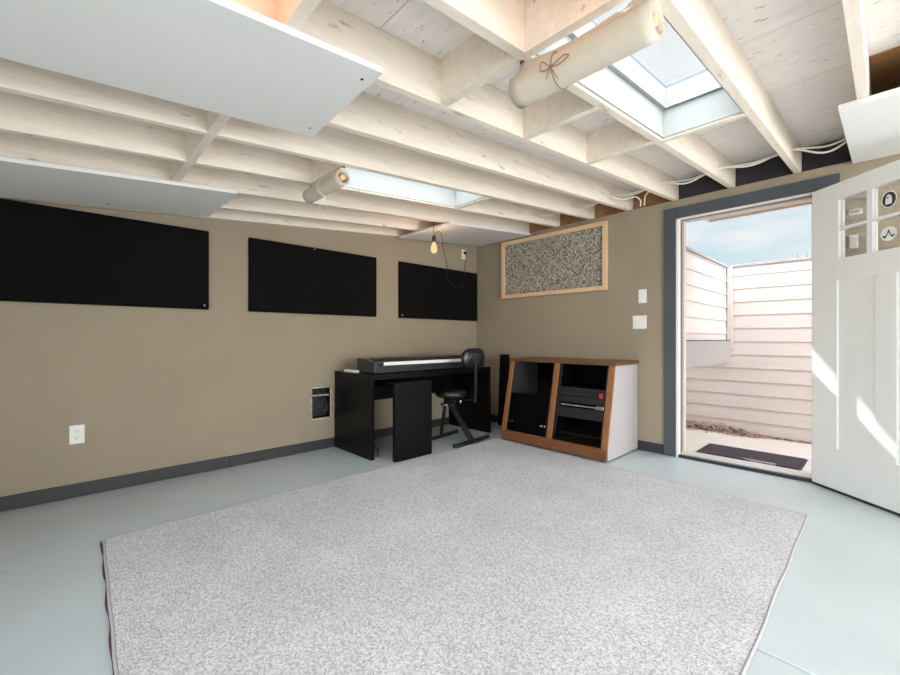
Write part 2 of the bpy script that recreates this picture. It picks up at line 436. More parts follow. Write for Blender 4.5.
# dark board over the back wall, its colour standing in for gap shade
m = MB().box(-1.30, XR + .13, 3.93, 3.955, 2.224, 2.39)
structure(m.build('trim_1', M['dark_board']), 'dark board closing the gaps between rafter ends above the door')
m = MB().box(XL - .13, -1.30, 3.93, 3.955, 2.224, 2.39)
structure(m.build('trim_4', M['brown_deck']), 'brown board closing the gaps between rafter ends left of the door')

# skylights
def skylight(n, s, label):
    x0, x1, y0, y1 = s
    w = structure(thing('window_%d' % n, ((x0 + x1) / 2, (y0 + y1) / 2, rz_((y0 + y1) / 2, RH)), None, None), label)
    def ring(x0, x1, y0, y1, o0, o1, th):
        m = MB()
        def hb(a, b, c, d):
            m.hexa([(a, c, rz_(c, o0)), (b, c, rz_(c, o0)), (b, d, rz_(d, o0)), (a, d, rz_(d, o0)),
                    (a, c, rz_(c, o1)), (b, c, rz_(c, o1)), (b, d, rz_(d, o1)), (a, d, rz_(d, o1))])
        hb(x0, x0 + th, y0, y1); hb(x1 - th, x1, y0, y1); hb(x0 + th, x1 - th, y0, y0 + th); hb(x0 + th, x1 - th, y1 - th, y1)
        return m
    ring(x0, x1, y0, y1, 0.012, .155, .008).build('well_lining', M['well'], w)
    ring(x0, x1, y0, y1, .158, .262, .026).build('curb', M['well'], w)
    ring(x0, x1, y0, y1, .262, .274, .0275).build('gasket', M['gasket'], w)
    g = MB(); o0, o1 = .274, .28
    g.hexa([(x0, y0, rz_(y0, o0)), (x1, y0, rz_(y0, o0)), (x1, y1, rz_(y1, o0)), (x0, y1, rz_(y1, o0)),
            (x0, y0, rz_(y0, o1)), (x1, y0, rz_(y0, o1)), (x1, y1, rz_(y1, o1)), (x0, y1, rz_(y1, o1))])
    g.build('pane', M['sky_glass'], w)
skylight(1, SKY[0], 'far skylight, a bright white slot between two rafters')
skylight(2, SKY[1], 'near skylight with clear glass showing sky')

# baseboards
m = MB().box(XL, XL + .013, YR, 0.985, 0, .087).box(XL, XL + .013, 0.988, YB, 0, .087)
structure(m.build('baseboard_left', M['base'], bevel=.003), 'charcoal baseboard along the left wall')
m = MB().box(XL + .013, -1.336, YB - .013, YB, 0, .087)
structure(m.build('baseboard_back', M['base'], bevel=.003), 'charcoal baseboard along the back wall')

# doorway trim
tr = structure(thing('trim_2', ((DX0 + DX1) / 2, YB, 0), None, None), 'slate grey casing and white jamb around the open doorway')
m = MB().box(-1.336, -1.240, YB - .018, YB, 0, 2.144).box(-.348, -.212, YB - .018, YB, 0, 2.144).box(-1.240, -.348, YB - .018, YB, 2.05, 2.144)
m.build('casing', M['casing'], tr, bevel=.002)
m = MB().box(DX0, -1.222, YB - .012, YB + .135, 0, 2.046).box(-.348, DX1, YB - .012, YB + .135, 0, 2.046).box(-1.222, -.348, YB - .012, YB + .135, 2.046, DZ + .004)
m.build('jamb', M['jamb'], tr, bevel=.002)
m = MB().box(-1.222, -1.214, YB + .05, YB + .07, .03, 2.046).box(-.356, -.348, YB + .05, YB + .07, .03, 2.046).box(-1.214, -.356, YB + .05, YB + .07, 2.040, 2.046)
m.build('weatherstrip', M['strip'], tr)
m = MB().box(-1.222, -1.205, YB + .08, YB + .135, .03, 2.046).box(-.365, -.348, YB + .08, YB + .135, .03, 2.046).box(-1.205, -.365, YB + .08, YB + .135, 2.034, 2.046)
m.build('door_stop', M['siding'], tr)
MB().box(-1.222, -.348, YB + .02, YB + .16, 0.0, .032).build('threshold', M['alu'], tr, bevel=.004)
MB().box(-1.222, -.348, YB - .012, YB + .02, 0.0, .022).build('threshold_edge', M['dark_rubber'], tr, bevel=.003)

# ------------------------------------------------------------------ door leaf (local: x along the leaf from the hinge, y = 0 outside face, -y to the outside face)
DW, DT = 0.905, 0.044
ang = math.atan2(-0.6486, 0.7611)
dr = structure(thing('door_1', (-.354, YB - .026, 0.0), None, None, rz=ang), 'white six light panel door standing open into the room')
# the face seen from the camera looks along local -y
def dbox(m, s0, s1, z0, z1, y0=0.0, y1=DT): m.box(s0, s1, y0, y1, z0, z1); return m
P0, P1, P2, P3 = .177, .407, .525, .755
G = [(.187, .358), (.391, .541), (.574, .745)]
m = MB()
Z0, Z1 = .018, 2.045
dbox(m, 0, P0, Z0, Z1); dbox(m, P3, DW, Z0, Z1)
dbox(m, P0, P3, Z0, .29); dbox(m, P0, P3, 1.404, 1.545); dbox(m, P0, P3, 1.934, Z1)
dbox(m, P1, P2, .29, 1.404)
dbox(m, P0, G[0][0], 1.545, 1.934); dbox(m, G[2][1], P3, 1.545, 1.934)
m.build('leaf', M['door'], dr, local=True, bevel=.0015)
for a, b in ((P0, P1), (P2, P3)):
    m = MB(); dbox(m, a, b, .29, 1.404, .0105, DT - .0105); m.build('recessed_panel', M['door'], dr, local=True)
m = MB(); dbox(m, G[0][1], G[1][0], 1.545, 1.934, .004, DT - .004); dbox(m, G[1][1], G[2][0], 1.545, 1.934, .004, DT - .004)
for a, b in G: dbox(m, a, b, 1.731, 1.749, .004, DT - .004)
m.build('muntins', M['door'], dr, local=True, bevel=.001)
panes = []
for z0, z1 in ((1.749, 1.934), (1.545, 1.731)):
    for a, b in G:
        m = MB(); dbox(m, a, b, z0, z1, .020, .024); panes.append(m.build('pane', M['glass'], dr, local=True))
m = MB(); dbox(m, 0.004, DW - .004, .001, .020, .002, DT - .002); m.build('door_sweep', M['dark_rubber'], dr, local=True)  # dark strip standing in for the shadow gap under the leaf
hg = []
for z in (.25, 1.05, 1.82):
    MB().tube([(-.004, DT + .006, z - .05), (-.004, DT + .006, z + .05)], .007, 10).build('hinge', M['chrome'], dr, local=True)
kn = MB().lathe([(0, 0), (.026, 0), (.026, .006), (.011, .01), (.011, .03), (.027, .045), (.029, .06), (.02, .072), (0, .074)], (0, 0, 0), 20)
kn.v = [Vector((v.x + DW - .07, -v.z, v.y + .95)) for v in kn.v]
kn.build('knob', M['chrome'], dr, local=True)
# stickers on the glass (sub-parts of their panes)
def disc(cx, cz, rx, rzr, y0, y1, n=28):
    return MB().prism([(cx + rx * math.cos(2 * PI * k / n), cz + rzr * math.sin(2 * PI * k / n)) for k in range(n)], 'y', y0, y1)
def sub(mb, name, m, pane, label=None):
    o = mb.build(name, m, pane, local=True)
    if label: o['label'] = label
    return o
p = panes[1]
sub(disc(.470, 1.840, .042, .050, .0185, .0198), 'sticker', M['sticker_white'], p, 'round dark sticker with white rim')
sub(disc(.470, 1.840, .036, .044, .0176, .0185), 'sticker', M['sticker_dark'], p, 'dark centre of the round sticker')
m = MB(); m.prism([(.452, 1.812), (.485, 1.812), (.487, 1.84), (.481, 1.862), (.468, 1.870), (.458, 1.862), (.452, 1.84)], 'y', .0168, .0176)
sub(m, 'sticker_emblem', M['sticker_white'], p, 'white emblem on the dark sticker')
m = disc(.465, 1.851, .005, .005, .016, .0168, 12); m.v += []; sub(m, 'sticker_emblem', M['sticker_dark'], p, 'dark dots on the white emblem')
p = panes[4]
sub(disc(.468, 1.638, .044, .042, .0185, .0198), 'sticker', M['sticker_white'], p, 'white oval sticker with two crossed dark club shapes')
m = MB()
for sx in (-1, 1):
    m.tube([(.468 - sx * .004, .0178, 1.660), (.468 + sx * .014, .0178, 1.626), (.468 + sx * .020, .0178, 1.618)], [.0022, .0025, .0045], 8)
    m.tube([(.468 + sx * .018, .0178, 1.620), (.468 + sx * .032, .0178, 1.628)], [.0055, .0035], 8)
sub(m, 'sticker_emblem', M['sticker_dark'], p, 'two dark club shapes on the white sticker')

# ------------------------------------------------------------------ outside the door
structure(MB().box(-2.9, 3.0, 4.0, 6.2, -.25, -.135).build('patio_floor', M['concrete']), 'pale concrete patio outside the door')
structure(MB().box(-30, 30, 4.0, 60, -.4, -.26).build('ground', M['ash']))
def siding(ax, c, a0, a1, zt, name, label, front, zb=-.135):
    """lap siding: sloping boards, thicker at their lower edge; front = side the boards face"""
    w = structure(thing(name, (c, (a0 + a1) / 2, -.135) if ax == 'x' else ((a0 + a1) / 2, c, -.135), None, None), label)
    m = MB(); z = zb; h = .1597
    while z < zt - .01:
        zz = min(z + h, zt)
        prof = [(c - front * .09, z), (c + front * .003, z), (c + front * .003, z + .001), (c - front * .006, zz), (c - front * .09, zz)]
        if ax == 'x': m.prism(prof, 'y', a0, a1)
        else: m.prism([(q[0], q[1]) for q in prof], 'x', a0, a1)
        z = zz
    m.build('siding_boards', M['siding'], w)
    m = MB()
    lo, hi = sorted((c - front * .11, c + front * .014))
    if ax == 'x': m.box(lo, hi, a0, a1 + .03, zt, zt + .026)
    else: m.box(a0, a1, lo, hi, zt, zt + .026)
    m.build('wall_cap', M['cap'], w, bevel=.002)
    return w
siding('x', -1.346, 4.002, 5.98, 1.894, 'wall_patio_left', 'raised siding wall on the left of the patio, open below', 1, .756)
siding('x', -2.70, 4.002, 5.98, 2.75, 'wall_patio_far', 'siding wall further left on the patio', 1)  # out of view, put here to keep sun off the patio
wb = siding('y', 6.0, -2.9, 3.0, 1.892, 'wall_patio_back', 'low siding wall across the back of the patio', -1)
MB().box(-1.338, -1.282, 5.968, 5.992, .90, 1.892).build('corner_board', M['siding'], wb, bevel=.002)
# eave over the door
ev = structure(thing('trim_3', (0.5, 4.4, 2.17), None, None), 'cream roof eave above the doorway outside')
MB().box(-1.16, 3.0, 4.0, 4.55, 2.160, 2.215).build('soffit', M['eave'], ev)
MB().box(-1.16, 3.0, 4.55, 4.58, 2.142, 2.45).build('fascia', M['eave'], ev)
MB().box(-1.18, -1.16, 4.0, 4.58, 2.142, 2.45).build('end_board', M['eave'], ev)
# box on the left patio wall
pb = thing('planter_box', (-1.28, 5.0, .756), 'long grey metal box fixed to the siding wall outside the door', 'planter box')
m = MB(); X0, X1, A0, A1 = -1.338, -1.225, 4.03, 5.61
m.box(X1 - .012, X1, A0, A1, .756, .998); m.box(X0, X0 + .012, A0, A1, .756, .998)
m.box(X0 + .012, X1 - .012, A0, A0 + .012, .756, .998); m.box(X0 + .012, X1 - .012, A1 - .012, A1, .756, .998); m.box(X0 + .012, X1 - .012, A0 + .012, A1 - .012, .756, .772)
m.build('trough', M['galv'], pb)
m = MB().grid(lambda u, v: (X0 + .012 + (X1 - X0 - .024) * v, A0 + .012 + (A1 - A0 - .024) * u, .982 + .016 * math.sin(u * 37) * math.sin(v * 9 + u * 21) + .012 * random.random()), 60, 6)
m.build('soil', M['soil'], pb)
MB().box(X1 - .014, X1 + .006, A0, A1, .998, 1.005).build('dark_rim', M['dark_rubber'], pb)
# dry leaves: nobody could count them
m = MB()
for k in range(520):
    t = random.random()
    if random.random() < .62: px = -2.05 + 1.05 * random.random(); py = 5.985 - abs(random.gauss(0, .09))
    else: px = -1.7 + 1.25 * t; py = 5.985 - abs(random.gauss(0, .045 * (1.15 - t)))
    hgt = max(0, .10 * min(1, max(.05, (-.85 - px) / .5)) - .35 * (6.0 - py)) * random.random()
    pz = -.131 + hgt; s = random.uniform(.014, .032); a = random.random() * 6.28; b = random.uniform(-.8, .8)
    ca, sa = math.cos(a), math.sin(a); vs = []
    for (lx, ly, lz) in ((-1, 0, .15), (-.2, -.5, 0), (.5, -.4, .1), (1, 0, .3), (.5, .4, .1), (-.2, .5, 0)):
        X, Yv, Z = lx * s, ly * s, lz * s + lx * s * b * .7
        vs.append((px + X * ca - Yv * sa, min(5.988, py + X * sa + Yv * ca), max(-.134, pz + Z + .006)))
    m._add(vs, [(0, 1, 2, 3), (0, 3, 4, 5)])
tag(m.build('fallen_leaves', M['leaf']), 'brown dry leaves gathered along the foot of the patio siding walls', 'leaves', None, 'stuff')
# door mat
dm = thing('doormat', (-.9, 4.91, -.135), 'charcoal doormat on the patio just outside the open door', 'doormat')
MB().box(-1.325, -.505, 4.665, 5.155, -.135, -.125).build('mat_border', M['dark_rubber'], dm, bevel=.004)
MB().box(-1.308, -.521, 4.682, 5.138, -.125, -.118).build('mat_pile', M['doormat'], dm, bevel=.003)
tag(MB().box(-.492, -.442, 4.64, 5.18, -.135, -.113).build('mat_edge_strip', M['alu'], bevel=.004), 'pale metal strip on the patio along the right end of the doormat', 'strip')
# small trees beyond the wall
def conifer(name, x, y, h, label):
    t = thing(name, (x, y, -.26), label, 'tree', 'tree tops beyond the patio wall')
    MB().tube([(x, y, -.26), (x, y, h * .5), (x, y, h)], [.22, .15, .03], 8).build('trunk', M['bark'], t)
    m = MB(); rnd = random.Random(int(x * 10))
    for k in range(14):
        z = h * (.25 + .75 * k / 14); r = (1 - k / 14) * h * .042 + .03
        n = 9; vs = [(x, y, z + h * .10)]
        for j in range(n):
            a = 6.283 * j / n + k; rr = r * rnd.uniform(.6, 1.1)
            vs.append((x + rr * math.cos(a), y + rr * math.sin(a), z - h * .02 * rnd.random()))
        m._add(vs, [(0, 1 + j, 1 + (j + 1) % n) for j in range(n)] + [tuple(range(1, n + 1))[::-1]])
    m.build('crown', M['conifer'], t)
for (x_, y_, h_, lab) in ((-5.25, 40.0, 6.95, 'leftmost of the tiny dark tree tops above the patio wall'), (-4.55, 40.5, 7.25, 'middle of the tiny dark tree tops above the patio wall'),
                          (-3.95, 40.0, 7.1, 'rightmost of the tiny dark tree tops above the patio wall, next to the door')):
    conifer('conifer_tree', x_, y_, h_, lab)

# ------------------------------------------------------------------ rug
rug = thing('rug', (-1.5, 1.65, 0), 'large pale grey loop pile rug covering most of the floor', 'rug')
RC = [(-2.690, .165), (-.285, .085), (-.305, 3.105), (-2.690, 3.205)]
def rugp(u, v, z, ins=0.0):
    a = Vector(RC[0]).lerp(Vector(RC[1]), u); b = Vector(RC[3]).lerp(Vector(RC[2]), u); p = a.lerp(b, v)
    wob = .002
    if v in (0, 1): p.y += wob * math.sin(u * 41) * .6
    if u in (0, 1): p.x += wob * math.sin(v * 33 + 2)
    return Vector((p.x, p.y, z))
m = MB(); NU, NV = 60, 70
m.grid(lambda u, v: rugp(u, v, .013), NU, NV)
edge = [rugp(i / NU, 0, 0) for i in range(NU)] + [rugp(1, j / NV, 0) for j in range(NV)] + [rugp(1 - i / NU, 1, 0) for i in range(NU)] + [rugp(0, 1 - j / NV, 0) for j in range(NV)]
n = len(edge)
m._add([Vector((e.x, e.y, .013)) for e in edge] + [Vector((e.x, e.y, .001)) for e in edge], [(i, (i + 1) % n, n + (i + 1) % n, n + i) for i in range(n)])
m.build('pile', M['rug'], rug)
m = MB(); m.tube([Vector((e.x, e.y, .0085)) for e in edge + edge[:1]], .0065, 8, False); m.build('binding', M['bind'], rug)
m = MB(); rnd = random.Random(3); vs = []; N = 60
for i in range(N + 1):
    p = rugp(i / N, 0, 0); vs.append((p.x - .004, p.y + .01, .002)); vs.append((p.x - .006, p.y - .008 - .010 * (.5 + .5 * math.sin(i * .9)) * (1 - i / N) * rnd.uniform(.6, 1), .002))
fs = [(2 * i, 2 * i + 1, 2 * i + 3, 2 * i + 2) for i in range(N)]
m._add(vs, fs); m._add([(v[0], v[1], .005) for v in vs], fs)
m.build('backing', M['backing'], rug)

# ------------------------------------------------------------------ wall panels
PAN = [(-.385, .835, 1.240, 1.839, 'longest looking black panel on the left wall, cut by the left edge of the photo'),
       (1.125, 2.345, 1.240, 1.842, 'middle black panel on the left wall, left of the glowing bulb'),
       (2.635, 3.850, 1.240, 1.842, 'black panel on the left wall next to the corner, under the hanging cord')]
for i, (a, b, z0, z1, lab) in enumerate(PAN):
    t = thing('mounted_acoustic_panel', (XL, (a + b) / 2, z0), lab, 'acoustic panel', 'black wall panels')
    MB().box(XL + .003, XL + .032, a, b, z0, z1).build('board', M['black_felt'], t, bevel=.004)
    for (yy, zz) in ([(b - .03, z0 + .03)], [(a + .56, z1 - .012)], [(a + .035, z0 + .03)])[i]:
        q = MB().lathe([(0, .004), (.006, .003), (.008, 0)], (0, 0, 0), 12)
        q.v = [Vector((XL + .032 + v.z, yy + v.x, zz + v.y)) for v in q.v]
        q.build('screw', M['chrome'], t)

# framed speckled board on the back wall
fb = thing('framed_board', (-2.5, YB, 1.49), 'pine framed speckled grey board on the back wall', 'framed board')
fx0, fx1, fz0, fz1, fw, fd = -3.15, -1.848, 1.490, 2.158, .042, .042
m = MB().box(fx0, fx0 + fw, YB - fd, YB - .001, fz0, fz1).box(fx1 - fw, fx1, YB - fd, YB - .001, fz0, fz1)
m.box(fx0 + fw, fx1 - fw, YB - fd, YB - .001, fz0, fz0 + fw).box(fx0 + fw, fx1 - fw, YB - fd, YB - .001, fz1 - fw, fz1)
m.build('frame', M['pine'], fb, bevel=.003)
MB().box(fx0 + fw, fx1 - fw, YB - .018, YB - .001, fz0 + fw, fz1 - fw).build('speckled_panel', M['pebble'], fb)

# switches
def plate(name, x0, x1, z0, z1, label, rockers, cat='light switch'):
    t = thing(name, ((x0 + x1) / 2, YB, z0), label, cat)
    MB().box(x0, x1, YB - .006, YB, z0, z1).build('cover_plate', M['white_plastic'], t, bevel=.0025)
    w = (x1 - x0) / (rockers + .0)
    for k in range(rockers):
        c = x0 + w * (k + .5)
        zc = (z0 + z1) / 2
        MB().hexa([(c - .016, YB - .010, zc - .033), (c + .016, YB - .010, zc - .033), (c + .016, YB - .005, zc - .033), (c - .016, YB - .005, zc - .033),
                   (c - .016, YB - .0075, zc + .033), (c + .016, YB - .0075, zc + .033), (c + .016, YB - .005, zc + .033), (c - .016, YB - .005, zc + .033)]).build('rocker', M['white_plastic'], t, bevel=.001)
plate('light_switch', -1.56, -1.487, 1.343, 1.468, 'single white switch, the upper one beside the door casing', 1)
plate('light_switch', -1.612, -1.487, 1.108, 1.230, 'double white switch below the single one beside the door casing', 2)
plate('light_switch', -.170, -.124, 1.623, 1.715, 'small white switch on the wall seen through the lower left door pane', 1)
m = MB().box(-.170, -.103, YB - .012, YB, 1.846, 1.884)
t = thing('door_sensor', (-.136, YB, 1.846), 'small wide white fitting on the wall seen through the upper left door pane', 'wall fitting')
m.build('case', M['white_plastic'], t, bevel=.004)
MB().box(-.160, -.118, YB - .0135, YB - .012, 1.860, 1.872).build('slot', M['galv'], t)
# outlets on the left wall
def outlet(name, yc, zc, label):
    t = thing(name, (XL, yc, zc - .06), label, 'outlet')
    MB().box(XL, XL + .006, yc - .037, yc + .037, zc - .06, zc + .06).build('cover_plate', M['white_plastic'], t, bevel=.0025)
    for dz in (-.021, .021):
        s = MB().box(XL + .005, XL + .0085, yc - .016, yc + .016, zc + dz - .0135, zc + dz + .0135).build('socket', M['white_plastic'], t, bevel=.002)
        MB().box(XL + .008, XL + .0088, yc - .008, yc - .0055, zc + dz - .004, zc + dz + .007).box(XL + .008, XL + .0088, yc + .0055, yc + .008, zc + dz - .004, zc + dz + .006).box(XL + .008, XL + .0088, yc - .002, yc + .002, zc + dz - .010, zc + dz - .006).build('slots', M['dark_rubber'], s)
    return t
outlet('wall_outlet', .087, .402, 'white outlet low on the left wall near the left edge of the photo')
outlet('wall_outlet', 3.632, 2.056, 'white outlet high on the left wall near the ceiling corner, holding a plug')
# open wall box
wbx = thing('wall_box', (XL, 1.762, .285), 'black recessed box in a torn opening low on the left wall', 'wall box')
m = MB(); rnd = random.Random(5); loop = []
for (a, b, k) in (((hy0, hz0), (hy1, hz0), 9), ((hy1, hz0), (hy1, hz1), 13), ((hy1, hz1), (hy0, hz1), 9), ((hy0, hz1), (hy0, hz0), 13)):
    for j in range(k): loop.append((a[0] + (b[0] - a[0]) * j / k, a[1] + (b[1] - a[1]) * j / k))
n = len(loop); cy, cz = (hy0 + hy1) / 2, (hz0 + hz1) / 2
vs = []
for (yy, zz) in loop:
    vs.append((XL + .001, yy + (cy - yy) * .01, zz + (cz - zz) * .01))
for (yy, zz) in loop:
    k = 1 + .01 + .11 * rnd.random() ** 2; vs.append((XL + .003 * rnd.random() + .001, cy + (yy - cy) * k, cz + (zz - cz) * (1 + (k - 1) * .6)))
m._add(vs, [(i, (i + 1) % n, n + (i + 1) % n, n + i) for i in range(n)])
m.build('torn_edge', M['plaster'], wbx)
m = MB().box(XL - .088, XL - .084, hy0, hy1, hz0, hz1).box(XL - .084, XL - .001, hy0 + .001, hy0 + .005, hz0, hz1).box(XL - .084, XL - .001, hy1 - .005, hy1 - .001, hz0, hz1)
m.box(XL - .084, XL - .001, hy0 + .005, hy1 - .005, hz0 + .001, hz0 + .005).box(XL - .084, XL - .001, hy0 + .005, hy1 - .005, hz1 - .005, hz1 - .001)
m.build('black_liner', M['black_plastic'], wbx)
MB().box(XL - .07, XL - .008, hy0 + .008, hy1 - .008, hz1 - .078, hz1 - .062).build('metal_ledge', M['galv'], wbx)
MB().box(XL - .06, XL - .03, hy0 + .02, hy1 - .02, hz0 + .02, hz1 - .09).build('black_plate', M['black_plastic'], wbx, bevel=.004)
m = MB()
for k in range(16):
    a0 = 2 * PI * k / 16; a1 = 2 * PI * (k + 1) / 16
    m.tube([(XL - .026, cy + .008 + .019 * math.cos(a0), cz - .02 + .019 * math.sin(a0)), (XL - .026, cy + .008 + .019 * math.cos(a1), cz - .02 + .019 * math.sin(a1))], .004, 6)
m.build('round_connector', M['dim'], wbx)
m = MB().tube(smooth_pts([(XL - .026, cy + .025, cz - .075), (XL - .012, cy + .045, cz - .08), (XL - .008, cy + .062, cz - .062), (XL - .03, cy + .066, cz - .01)]), .004, 8)
m.build('cable_stub', M['dim'], wbx)

# ------------------------------------------------------------------ white panels under the rafters
def under(o): return o
def cloud(x0, x1, y0, y1, th, label, screws, ya=0.0, dz=0.0):
    t = thing('ceiling_panel', ((x0 + x1) / 2, (y0 + y1) / 2, rz_((y0 + y1) / 2, -th)), label, 'ceiling panel', 'white panels fixed under the rafters')
    m = MB(); a, b = -.001 - dz, -th - dz
    m.hexa([(x0, y0 + ya, rz_(y0, b)), (x1, y0, rz_(y0, b)), (x1, y1, rz_(y1, b)), (x0, y1 + ya, rz_(y1, b)),
            (x0, y0 + ya, rz_(y0, a)), (x1, y0, rz_(y0, a)), (x1, y1, rz_(y1, a)), (x0, y1 + ya, rz_(y1, a))])
    m.build('board', M['whitepanel'], t, bevel=.002)
    for (sx, sy) in screws:
        q = MB().lathe([(0, -.003), (.0045, -.003), (.006, 0)], (sx, sy, rz_(sy, b)), 12); q.build('screw', M['dark_rubber'], t)
cloud(-1.762, -1.168, -.43, .797, .022, 'large white ceiling panel at the upper left, nearest the camera', [(-1.24, .758), (-1.68, .775)], .024)
cloud(-3.44, -2.765, -.45, .805, .022, 'white ceiling panel running along the left wall, above the first black panel', [(-3.36, .22)])
cloud(-3.50, -2.735, 2.59, 3.845, .022, 'white ceiling panel in the far corner, above the glowing bulb', [], 0, .012)
cloud(-.150, .60, 2.625, 3.850, .028, 'small looking white ceiling panel at the upper right, above the open door', [])

# ------------------------------------------------------------------ rolled fabric shades
def shade(name, x0, x1, yc, zc, r, label, cat, string):
    t = thing(name, ((x0 + x1) / 2, yc, zc - r), label, cat)
    yb = yc + .009; zb = rz_(yb) - .001
    m = MB(); prof = []; N = 40
    turns = 2.6
    for k in range(int(N * turns) + 1):
        a = 2 * PI * k / N - .87; rr = r - .004 * (k / N)
        prof.append((yc - rr * math.cos(a), zc - rr * math.sin(a)))
    NX = 14
    def P(u, v):
        k = min(int(round(v * (len(prof) - 1))), len(prof) - 1); sag = .0016 * math.sin(PI * u)
        return (x0 + (x1 - x0) * u, prof[k][0], prof[k][1] - sag)
    m.grid(P, NX, len(prof) - 1)
    m.build('fabric_roll', M['cloth'], t).modifiers.new('thick', 'SOLIDIFY').thickness = .0025
    # apron: hung from a screw at each end, sagging between them, down into the roll
    m = MB()
    def A(u, v):
        top = Vector((x0 + .01 + (x1 - x0 - .02) * u, yb + .0, zb - .026 * (1 - (2 * u - 1) ** 2)))
        bot = Vector((x0 + (x1 - x0) * u, yc - r * .645, zc + r * .764 - .0016 * math.sin(PI * u)))
        ctl = Vector((top.x, yc - r * .15, zc + r * 1.16))
        return top * (1 - v) ** 2 + ctl * 2 * v * (1 - v) + bot * v * v
    m.grid(A, 20, 10)
    m.build('hanging_fabric', M['cloth'], t).modifiers.new('thick', 'SOLIDIFY').thickness = .0015
    for xs in (x0 + .012, x1 - .012):
        MB().tube([(xs, yb, zb + .001), (xs, yb, zb - .006)], [.007, .009], 12).build('screw', M['brass'], t)
    # core tube
    MB().tube([(x0 + .004, yc, zc), (x1 - .004, yc, zc)], .014, 14).build('core', M['pine'], t)
    xm = x0 + (x1 - x0) * (.36 if string == 'twine' else .48)
    m = MB(); rr = r + .0035
    ring = [(xm, yc - rr * math.cos(2 * PI * k / 24), zc - rr * math.sin(2 * PI * k / 24)) for k in range(25)]
    m.tube(ring, .0016, 6, False)
    if string == 'twine':
        fy = yc - rr
        for ((dx, dz), (ex, ez)) in (((.045, .012), (.055, -.004)), ((-.03, .028), (-.03, -.002))):
            m.tube(smooth_pts([(xm, fy - .001, zc - .012), (xm + dx, fy - .003, zc - .012 + dz), (xm + ex * 1.15, fy - .004, zc - .012 + ez + .006), (xm + ex * .6, fy - .003, zc - .012 + ez - .003), (xm, fy - .002, zc - .012)], 6), .0015, 6)
        m.tube(smooth_pts([(xm, fy - .002, zc - .012), (xm - .014, fy + .002, zc - .03), (xm - .02, fy + .008, zc - .036)], 5), .0015, 6)
        m.tube(smooth_pts([(xm, fy - .002, zc - .012), (xm + .012, fy + .003, zc - .036), (xm + .018, fy + .014, zc - .05)], 5), .0015, 6)
        m.build('twine_bow', M['twine'], t)
    else:
        m.tube(smooth_pts([(xm, yc, zc - rr), (xm + .004, yc - .012, zc - rr - .03), (xm - .03, yc - .02, zc - rr - .065)], 6), .0028, 6)
        m.tube(smooth_pts([(xm, yc, zc - rr), (xm + .010, yc - .004, zc - rr - .025), (xm + .004, yc - .01, zc - rr - .05)], 6), .0028, 6)
        m.build('tie_string', M['white_string'], t)
    return t
shade('rolled_shade', -.868, -.412, 1.146, 1.862, .051, 'large rolled cream fabric shade tied with a twine bow under the near skylight', 'rolled shade', 'twine')
shade('rolled_shade', -2.475, -2.045, 1.135, 1.905, .043, 'small looking rolled cream shade with a white tie under the far skylight', 'rolled shade', 'string')

# ------------------------------------------------------------------ cables through the rafters near the back wall
def cable_run(pts, r, label):
    t = MB(); t.tube(smooth_pts(pts, 8), r, 8)
    tag(t.build('cable', M['cable']), label, 'cable', 'white cables near the back wall')
xs = [-2.43, -2.03, -1.627, -1.23, -.84, -.425, -.07]
p1 = []; p2 = []
for i, x in enumerate(xs):
    y = 3.47; zc = rz_(y, .072)
    p1.append((x, y, zc)); p2.append((x, y + .045, zc + .016))
    if i < len(xs) - 1:
        xm = (x + xs[i + 1]) / 2
        p1.append((xm, y - .01, zc - (.040, .046, .036, .052, .040, .075)[i])); p2.append((xm, y + .04, zc - (.004, .012, .006, .014, .008, .020)[i]))
p1.append((.25, 3.46, rz_(3.46, .072))); p2.append((.25, 3.5, rz_(3.5, .075)))
cable_run(p1, .0064, 'lower white cable running through the rafters above the doorway')
cable_run(p2, .0060, 'upper white cable running through the rafters above the doorway')
cable_run([(-1.60, 3.40, rz_(3.4, .05)), (-1.52, 3.46, rz_(3.4, .02)), (-1.45, 3.52, rz_(3.5, .03)), (-1.42, 3.56, rz_(3.5, .0)), (-1.425, 3.57, rz_(3.5, -.045))], .005, 'short white cable end drooping left of the door casing, above the switches')
cable_run([(-1.23, 3.50, rz_(3.4, .06)), (-1.33, 3.54, rz_(3.5, .055)), (-1.385, 3.57, rz_(3.5, .03)), (-1.40, 3.59, rz_(3.5, -.04))], .005, 'second drooping white cable end, looped from the rafter at the left of the door')

# ------------------------------------------------------------------ hanging bulb
hb = thing('pendant_bulb', (-2.9, 2.55, 1.80), 'lit bare bulb on a black cord hanging from the corner ceiling panel', 'light bulb')
bx, by, bz = -2.9, 2.545, 1.815
g = MB().lathe([(0, 0), (.012, .002), (.024, .012), (.030, .032), (.029, .052), (.022, .078), (.015, .098), (.013, .108)], (bx, by, bz), 20)
g.build('bulb_glass', M['bulb'], hb)
MB().lathe([(0, .100), (.0135, .100), (.016, .104), (.017, .15), (.012, .162), (0, .164)], (bx, by, bz), 18).build('socket', M['black_plastic'], hb)
c = [(bx, by, bz + .162), (bx + .006, by + .01, bz + .19), (bx + .03, by + .03, bz + .205), (bx + .06, by + .05, bz + .16), (bx + .065, by + .06, bz + .10)]
MB().tube(smooth_pts([(bx, by, bz + .162), (bx - .006, by - .004, bz + .20), (bx, by, 2.085)], 6), .0028, 8).build('hanging_wire', M['black_cord'], hb)
hk = [(bx + .004, by - .006, 2.085), (bx + .030, by - .006, 2.118), (bx + .036, by - .006, 2.130), (bx - .026, by - .006, 2.136), (bx - .024, by - .006, 2.120), (bx + .004, by - .006, 2.085)]
MB().tube(hk, .0022, 6, False).build('wire_hook', M['black_cord'], hb)
